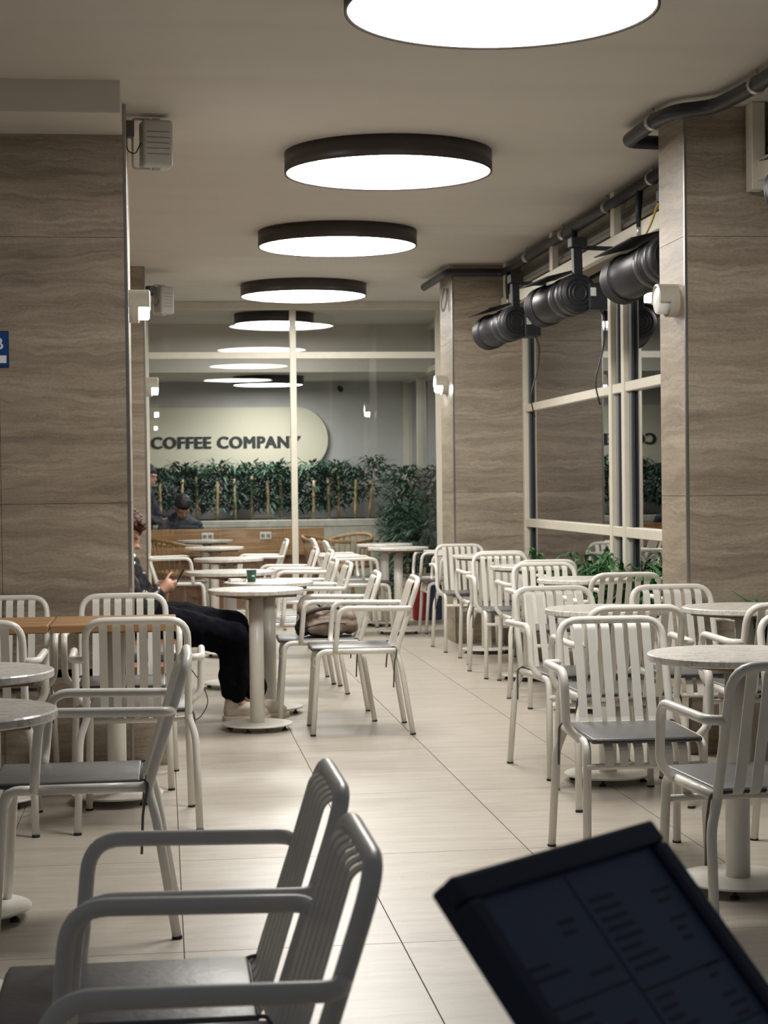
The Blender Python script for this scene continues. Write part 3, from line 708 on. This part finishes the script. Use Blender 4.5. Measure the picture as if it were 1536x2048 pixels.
wood_chair(.12, 17.42, -1.1, 'wooden armchair at the far left behind the glass')
table(.42, 17.95, 'round table behind the glass in front of the board wall', .56)

# ------------------------------------------------------------------ people
def finger(bm, base, d1, d2, L, r):
    base = Vector(base); d1 = Vector(d1).normalized(); d2 = Vector(d2).normalized()
    a = base+d1*L*.5; b = a+(d1+d2).normalized()*L*.3; c = b+d2*L*.25
    cap(bm, base, a, r, r*.95, 8); cap(bm, a, b, r*.95, r*.88, 8); cap(bm, b, c, r*.88, r*.75, 8)
def head_parts(bm, c, fx, tilt):
    """face looks along unit vector fx (horizontal) bent down by tilt"""
    f = Vector((fx[0]*math.cos(tilt), fx[1]*math.cos(tilt), -math.sin(tilt))); s = Vector((-fx[1], fx[0], 0)); u = f.cross(s)*-1
    if u.z < 0: u = -u
    R = Matrix((f, s, u)).transposed()
    P = lambda a, b, d: Vector(c)+f*a+s*b+u*d
    ell(bm, P(-.01, 0, .03), .098, .078, .095, R); ell(bm, P(.025, 0, -.045), .068, .06, .072, R); ell(bm, P(.055, 0, -.085), .028, .03, .025, R)
    ell(bm, P(.103, 0, -.02), .018, .014, .014, R, 10, 8); ell(bm, P(.09, 0, .005), .012, .010, .028, R, 10, 8)
    ell(bm, P(.088, 0, -.058), .012, .024, .007, R, 10, 6); ell(bm, P(.087, 0, -.070), .011, .021, .007, R, 10, 6)
    ell(bm, P(.08, .035, .028), .015, .024, .008, R, 10, 6); ell(bm, P(.08, -.035, .028), .015, .024, .008, R, 10, 6)
    for q in (-1, 1): ell(bm, P(-.005, q*.08, -.012), .022, .009, .032, R, 10, 8)
    return P, R
def person_reader():
    t = thing('person', 'seated person in black jacket and trousers with white sneakers looking at a phone', 'person', (0, 9.8, 0))
    hc = Vector((-.222, .05, 1.005)); fx = (1, 0)
    bm = bmesh.new()
    P, R = head_parts(bm, hc, fx, .42)
    cap(bm, hc+Vector((-.03, 0, -.06)), (-.245, .05, .87), .052, .058)
    cap(bm, (-.24, .05, .80), (-.17, .05, .60), .11, .12); ell(bm, (-.24, .05, .79), .10, .17, .09)
    sh = ((-.235, -.13, .805), (-.235, .23, .805)); el = ((-.13, -.17, .60), (-.13, .27, .61)); wr = ((-.03, -.06, .695), (-.03, .16, .70))
    for i in (0, 1):
        cap(bm, sh[i], el[i], .05, .042); cap(bm, el[i], wr[i], .04, .028)
        hy = (.025, -.035, .735) if i == 0 else (.025, .125, .735)
        cap(bm, wr[i], hy, .027, .034); q = 1 if i == 0 else -1
        for n in range(4):
            L = (.075, .082, .078, .06)[n]
            finger(bm, Vector(hy)+Vector((.016-.006*n, q*.012, -.014+.0-.016*n+.03)), (.55, q*.55, .1), (-.15, q*.9, .15), L, .0088)
        finger(bm, Vector(hy)+Vector((-.01, q*.01, .03)), (.45, q*.5, .75), (.5, q*.7, .25), .062, .0098)
    hp = ((-.06, -.05, .55), (-.06, .15, .55)); kn = ((.365, -.09, .445), (.385, .24, .485)); an = ((.385, -.06, .09), (.495, .045, .09))
    for i in (0, 1):
        cap(bm, hp[i], kn[i], .075, .055); cap(bm, kn[i], an[i], .052, .036); cap(bm, an[i], Vector(an[i])+Vector((.11, -.01, -.045)), .034, .028)
    ell(bm, (-.10, .05, .56), .13, .16, .10)
    link('body', remesh('body', bm, 'skin', .007, 2), t)
    # hair: curly mop
    bm = bmesh.new(); rnd = random.Random(3)
    ell(bm, P(-.035, 0, .062), .095, .086, .082, R)
    for i in range(150):
        a = rnd.uniform(0, 2*PI); e = rnd.uniform(-.25 if math.cos(a) < .1 else .35, 1.5)
        p = P(-.02+.105*math.cos(e)*math.cos(a), .092*math.cos(e)*math.sin(a), .05+.095*math.sin(e))
        if (p-P(.1, 0, -.03)).length < .07: continue
        r = rnd.uniform(.016, .026); ell(bm, p, r, r, r, None, 8, 6)
    for i in range(26):
        p = P(.062+rnd.uniform(-.02, .022), rnd.uniform(-.07, .07), .085+rnd.uniform(-.035, .03)); r = rnd.uniform(.016, .024); ell(bm, p, r, r, r, None, 8, 6)
    link('hair', remesh('hair', bm, 'hair_auburn', .006, 0, .008, 70), t)
    # jacket
    bm = bmesh.new(); cap(bm, (-.24, .05, .80), (-.16, .05, .60), .135, .15); ell(bm, (-.24, .05, .80), .125, .215, .105); ell(bm, (-.10, .05, .56), .17, .20, .09)
    cap(bm, (-.25, .05, .87), (-.245, .05, .895), .08, .075)
    for i in (0, 1):
        cap(bm, sh[i], el[i], .075, .068); cap(bm, el[i], Vector(wr[i]).lerp(Vector(el[i]), .08), .068, .046)
    link('jacket', remesh('jacket', bm, 'leather_black', .010, 3, .011, 14), t)
    # trousers
    bm = bmesh.new(); ell(bm, (-.09, .05, .555), .16, .185, .105)
    for i in (0, 1):
        cap(bm, hp[i], kn[i], .108, .088, 16); ell(bm, kn[i], .095, .09, .09); cap(bm, kn[i], Vector(an[i])+Vector((-.01, 0, .07)), .092, .072, 16)
    link('trousers', remesh('trousers', bm, 'trouser_cloth', .010, 4, .013, 11), t)
    for i in (0, 1):
        a = Vector(an[i]); bm = bmesh.new()
        cap(bm, a+Vector((-.012, 0, .055)), a+Vector((-.025, 0, -.045)), .044, .047); cap(bm, a+Vector((-.02, 0, -.045)), a+Vector((.14, -.015, -.055)), .044, .036); ell(bm, a+Vector((.06, -.008, -.03)), .08, .042, .038)
        for v in bm.verts: v.co.z = max(v.co.z, .018)
        s = link('shoe', remesh('shoe', bm, 'shoe_white', .007, 3, .003, 30), t)
        bm = bmesh.new(); cap(bm, a+Vector((-.03, 0, -.074)), a+Vector((.145, -.015, -.074)), .048, .042, 18)
        for v in bm.verts: v.co.z = min(max(v.co.z, 0.0), .026)
        link('sole', to_mesh('sole', bm, 'shoe_sole', False), s)
        for n in range(4): obj_tube('lace', [a+Vector((.03+.02*n, -.028, .004-.006*n)), a+Vector((.035+.02*n, -.006, .014-.007*n)), a+Vector((.03+.02*n, .018, .004-.006*n))], .0035, 'white_paint', s, 6)
    return t
person_reader()
ph = thing('smartphone', 'black smartphone held in both hands of the seated person', 'phone', (.075, 9.845, .76), 0)
box('case', -.004, .004, -.038, .038, -.075, .075, 'phone_black', ph, .0035, 2, (0, 0, 0), (0, .55, .1)); box('camera_bump', .004, .006, .008, .032, .04, .068, 'cord_black', ph, .001, 1, (0, 0, 0), (0, .55, .1))
cbl = obj_tube('charging_cable', fillet([(.02, 9.58, .50), (.10, 9.55, .36), (.20, 9.52, .22), (.235, 9.5, .13), (.17, 9.46, .03), (.06, 9.45, .06), (.04, 9.4, .12), (.0, 9.4, .30)], .06), .0028, 'cord_black', None, 6)
tag(cbl, 'thin black cable hanging below the seated person', 'cable')
cu = thing('seat_cushion', 'grey pad lying on the wooden bench by the pier', 'cushion', (-.05, 8.62, .455))
box('pad', -.20, .11, -.20, .22, 0, .045, 'cushion_vinyl', cu, .015, 3, smooth=True); box('trim', -.195, .105, -.195, .215, .018, .026, 'cushion_dark', cu, .002)

def person_back(x, y, fx, label, cap_hat, dz=0.0, standing=False):
    t = thing('person', label, 'person', (x, y, 0))
    hc = Vector((0, -.02, 1.045+dz)); bm = bmesh.new(); P, R = head_parts(bm, hc, fx, .75 if not standing else .2)
    sx = Vector((-fx[1], fx[0], 0)); f = Vector((fx[0], fx[1], 0))
    base = hc-f*.10+Vector((0, 0, -.12))
    cap(bm, hc-f*.04+Vector((0, 0, -.05)), base, .052, .06); z0 = base.z
    ch = base+Vector((0, 0, -.08)); pv = Vector((base.x, base.y, z0-.45))-f*.02
    cap(bm, ch, pv, .12, .13); ell(bm, ch, .16, .13, .09)
    for q in (-1, 1):
        s = ch+sx*.17*q; e = s+f*.10+sx*.06*q+Vector((0, 0, -.26)); w = e+f*.20-sx*.10*q+Vector((0, 0, -.02))
        cap(bm, s, e, .048, .04); cap(bm, e, w, .038, .028); cap(bm, w, w+f*.07-sx*.02*q, .026, .032)
        for n in range(4): finger(bm, w+f*.08-sx*.02*q+sx*(.012*(n-1.5)), f, (f.x, f.y, -.8), (.07, .078, .074, .058)[n], .008)
        finger(bm, w+f*.03-sx*.035*q, f-sx*.6*q, f, .055, .009)
        h = pv+sx*.09*q
        k = h+(f*.42 if not standing else Vector((0, 0, -.40))); a = Vector((k.x, k.y, .08))
        cap(bm, h, k, .075, .055); cap(bm, k, a, .052, .036); cap(bm, a, a+f*.12+Vector((0, 0, -.04)), .036, .03)
    link('body', remesh('body', bm, 'skin', .011, 2), t)
    bm = bmesh.new(); cap(bm, ch, pv, .165, .16); ell(bm, ch+Vector((0, 0, .0)), .24 if abs(fx[1]) > .5 else .15, .15 if abs(fx[1]) > .5 else .24, .11); ell(bm, base+Vector((0, 0, .0)), .12, .11, .07)
    for q in (-1, 1):
        s = ch+sx*.17*q; e = s+f*.10+sx*.06*q+Vector((0, 0, -.26)); w = e+f*.20-sx*.10*q+Vector((0, 0, -.02)); cap(bm, s, e, .078, .068); cap(bm, e, w, .066, .048)
    link('jacket', remesh('jacket', bm, 'navy_jacket', .018, 3, .010, 12), t)
    bm = bmesh.new()
    for q in (-1, 1):
        h = pv+sx*.09*q; k = h+(f*.42 if not standing else Vector((0, 0, -.40))); cap(bm, h, k, .10, .08); cap(bm, k, (k.x, k.y, .10), .08, .065)
    link('trousers', remesh('trousers', bm, 'trouser_cloth', .018, 3, .008, 11), t)
    for q in (-1, 1):
        h = pv+sx*.09*q; k = h+(f*.42 if not standing else Vector((0, 0, -.40))); a = Vector((k.x, k.y, .06)); bm = bmesh.new(); cap(bm, a-f*.03, a+f*.13+Vector((0, 0, -.012)), .05, .042)
        for v in bm.verts: v.co.z = max(v.co.z, 0)
        link('shoe', remesh('shoe', bm, 'black_rubber', .009, 2), t)
    bm = bmesh.new(); ell(bm, P(-.02, 0, .058), .108, .09, .086, R); ell(bm, P(-.06, 0, .0), .06, .08, .07, R)
    link('knit_cap' if cap_hat else 'hair', remesh('hair', bm, 'hair_dark', .008, 2, .004, 40), t)
    return t
person_back(.215, 19.15, (.25, -.968), 'person in dark jacket bent over a table behind the board wall', True)
person_back(-.15, 19.75, (.9, -.43), 'partly hidden person with dark hair at the far left by the plants', False, .34, True)

# ------------------------------------------------------------------ backpack, cup, small things
bp = thing('backpack', 'crumpled brown backpack lying on the armchair seat', 'backpack', (.885, 9.76, .449))
bm = bmesh.new()
ell(bm, (.0, 0, .062), .165, .15, .068); ell(bm, (.055, .0, .095), .11, .12, .062); ell(bm, (-.08, .0, .085), .075, .11, .06); ell(bm, (-.105, -.02, .125), .055, .08, .052); ell(bm, (.11, .0, .05), .06, .12, .045)
for v in bm.verts: v.co.z = max(v.co.z, .004)
link('body', remesh('body', bm, 'bag_cloth', .007, 2, .014, 17), bp)
bm = bmesh.new(); ell(bm, (-.02, -.13, .05), .10, .035, .045); link('pocket', remesh('pocket', bm, 'bag_cloth', .007, 2, .008, 20), bp)
obj_tube('strap', fillet([(-.15, -.06, .02), (-.165, -.10, .09), (-.10, -.115, .14), (-.02, -.09, .155), (.06, -.06, .15)], .05), .011, 'bag_dark', bp, 8)
obj_tube('zip', fillet([(-.13, -.13, .05), (-.02, -.17, .085), (.09, -.14, .07)], .05), .004, 'bag_dark', bp, 6)
obj_tube('handle', fillet([(-.12, .02, .145), (-.10, .02, .175), (-.05, .02, .175), (-.03, .02, .15)], .02), .007, 'bag_dark', bp, 8)
bm = bmesh.new(); ell(bm, (-.135, -.05, .045), .045, .07, .045); link('side_mesh', remesh('side_mesh', bm, 'bag_dark', .008, 2, .005, 30), bp)

cp = thing('paper_cup', 'small green paper cup with white print on a marble table', 'cup', (.49, 10.02, .735))
link('cup_body', to_mesh('cup_body', lathe(bmesh.new(), [(0, 0), (.022, 0), (.0285, .062), (.030, .064), (.0295, .066), (.027, .064), (.0215, .004), (0, .004)], 32), 'cup_green', True), cp)
for q in range(3): box('print', -.006+.0055*q, -.002+.0055*q, -.0285, -.0270, .030, .038, 'white_paint', cp, 0, 1, (0, 0, 0), (0, 0, .25))
nb = thing('folded_receipt', 'white folded paper beside the green cup', 'paper', (.41, 10.05, .735), .2)
box('sheet', -.045, .045, -.03, .03, 0, .012, 'paper', nb, .003); box('fold', -.043, .02, -.028, .028, .012, .018, 'paper', nb, .002)

rb = thing('tote_bag', 'red bag with dark panel standing by the glass near the far right pier', 'bag', (2.44, 16.55, 0))
bm = bmesh.new(); B(bm, -.13, .0, -.05, .05, 0, .40, .02, 2); link('red_panel', to_mesh('red_panel', bm, 'red_cloth'), rb)
bm = bmesh.new(); B(bm, .0, .14, -.05, .05, 0, .40, .02, 2); link('dark_panel', to_mesh('dark_panel', bm, 'blue_cloth'), rb)
obj_tube('handle', fillet([(-.05, 0, .39), (-.05, 0, .52), (.06, 0, .52), (.06, 0, .39)], .06), .009, 'cord_black', rb, 8)

# ------------------------------------------------------------------ window plants in troughs
def trough(x0, x1, y0, y1, label):
    t = thing('planter_trough', label, 'planter', ((x0+x1)/2, (y0+y1)/2, 0)); a, b = (x1-x0)/2, (y1-y0)/2
    box('trough_body', -a, a, -b, b, 0, .30, 'canopy_brown', t, .01); box('soil_bed', -a+.02, a-.02, -b+.02, b-.02, .30, .306, 'soil', t)
trough(2.66, 2.855, 8.6, 13.9, 'long low brown planter trough along the window'); trough(2.60, 2.85, 5.5, 8.0, 'low brown planter trough before the near right pier')
def leafy(x, y, h, n, sp, label, w=.035):
    t = thing('leafy_plant', label, 'plant', (x, y, .306), 0, 'leafy plants by the window')
    bm = bmesh.new(); bs_ = bmesh.new()
    for i in range(9):
        a = 2*PI*i/9+random.uniform(-.3, .3); q = sp*random.uniform(.3, .8); tip = Vector((q*math.cos(a)*.6, q*math.sin(a), h*random.uniform(.6, 1)))
        tube(bs_, [(0, 0, 0), tip*.5+Vector((0, 0, .06)), tip], .005, 6)
        for j in range(n//9):
            s = random.uniform(.25, 1.05); p = tip*s; b = random.uniform(0, 2*PI)
            leaf(bm, p, (math.cos(b)*.6, math.sin(b), random.uniform(-.1, 1.0)), random.uniform(.09, .17), random.uniform(.6, 1.2)*w, random.uniform(.1, .6))
    link('stems', to_mesh('stems', bs_, 'leaf_green', True), t); fo = link('foliage', to_mesh('foliage', bm, 'leaf_green'), t); fo['kind'] = 'stuff'
leafy(2.70, 12.45, .52, 320, .24, 'small leafy plant left in the window trough beside the far pier'); leafy(2.72, 11.0, .52, 520, .36, 'bushy dark plant in the middle of the window trough')
leafy(2.70, 9.85, .47, 800, .40, 'bright green plant behind the armchair at the window'); leafy(2.74, 9.0, .42, 300, .3, 'leafy plant close behind the near right pier')
leafy(2.68, 7.72, .40, 520, .26, 'green plant in front of the near right pier, seen past a table stem', .022)

# ------------------------------------------------------------------ menu stand
mn = thing('menu_stand', 'dark blue tilted menu board on a post in the bottom right corner', 'menu stand', (0, 0, 0))
e1 = Vector((.7335, .6797, 0)); pdir = Vector((.6797, -.7335, 0)); al = math.radians(48)
dn = pdir*math.cos(al)-Vector((0, 0, math.sin(al))); nn = e1.cross(dn)*-1
if nn.z < 0: nn = -nn
TLp = Vector((.262, 1.663, .90)); WB, HB = .359, .50
brd = bpy.data.objects.new('board', None)
Rm = Matrix((e1, -dn, nn)).transposed().to_4x4(); Rm.translation = TLp
def board_part(name, x0, x1, y0, y1, z0, z1, mat, parent, bev=0.0):
    bm = B(bmesh.new(), x0, x1, -y1, -y0, z0, z1, bev, 2); bmesh.ops.transform(bm, matrix=Rm, verts=bm.verts); return link(name, to_mesh(name, bm, mat), parent)
bk = board_part('back_panel', 0, WB, 0, HB, -.030, -.012, 'menu_frame', mn, .004)
for (a, b, c, d) in ((0, WB, 0, .028), (0, WB, HB-.028, HB), (0, .024, .028, HB-.028), (WB-.024, WB, .028, HB-.028)): board_part('frame_bar', a, b, c, d, -.016, .004, 'menu_frame', mn, .005)
sh_ = board_part('menu_sheet', .022, WB-.022, .026, HB-.026, -.012, -.006, 'menu_sheet', mn)
board_part('divider', .168, .171, .03, HB-.03, -.006, -.0052, 'menu_ink', sh_)
for yy in (.15, .235): board_part('rule_line', .03, .165, yy, yy+.0025, -.006, -.0052, 'menu_ink', sh_)
for yy in (.165, .23, .35): board_part('rule_line', .172, .33, yy, yy+.0025, -.006, -.0052, 'menu_ink', sh_)
rnd = random.Random(11)
def ink(x, y, w, h=.004): board_part('print_line', x, x+w, y, y+h, -.006, -.0052, 'menu_ink', sh_)
for i in range(36):
    y = .05+i*.0115
    if y < HB-.045:
        if i not in (0, 9, 10, 16, 26): ink(.182, y, rnd.uniform(.025, .065))
        if i not in (1, 9, 16, 26) and i % 4: ink(.288, y, rnd.uniform(.015, .034))
        if i in (5, 6, 10, 11, 12, 17, 18, 19, 23, 24, 25, 28, 29, 30): ink(.035, y, rnd.uniform(.03, .06))
        if i in (2, 3, 7, 12, 14, 20, 21, 27): ink(.115, y, rnd.uniform(.015, .04))
cen = TLp+e1*WB/2+dn*HB*.62-nn*.03
obj_tube('post', [(cen.x, cen.y, .02), (cen.x, cen.y, cen.z)], .022, 'menu_frame', mn, 16)
link('foot_plate', to_mesh('foot_plate', lathe(bmesh.new(), [(0, 0), (.16, 0), (.16, .012), (.03, .022), (0, .022)], 36, (cen.x, cen.y, 0)), 'menu_frame'), mn)
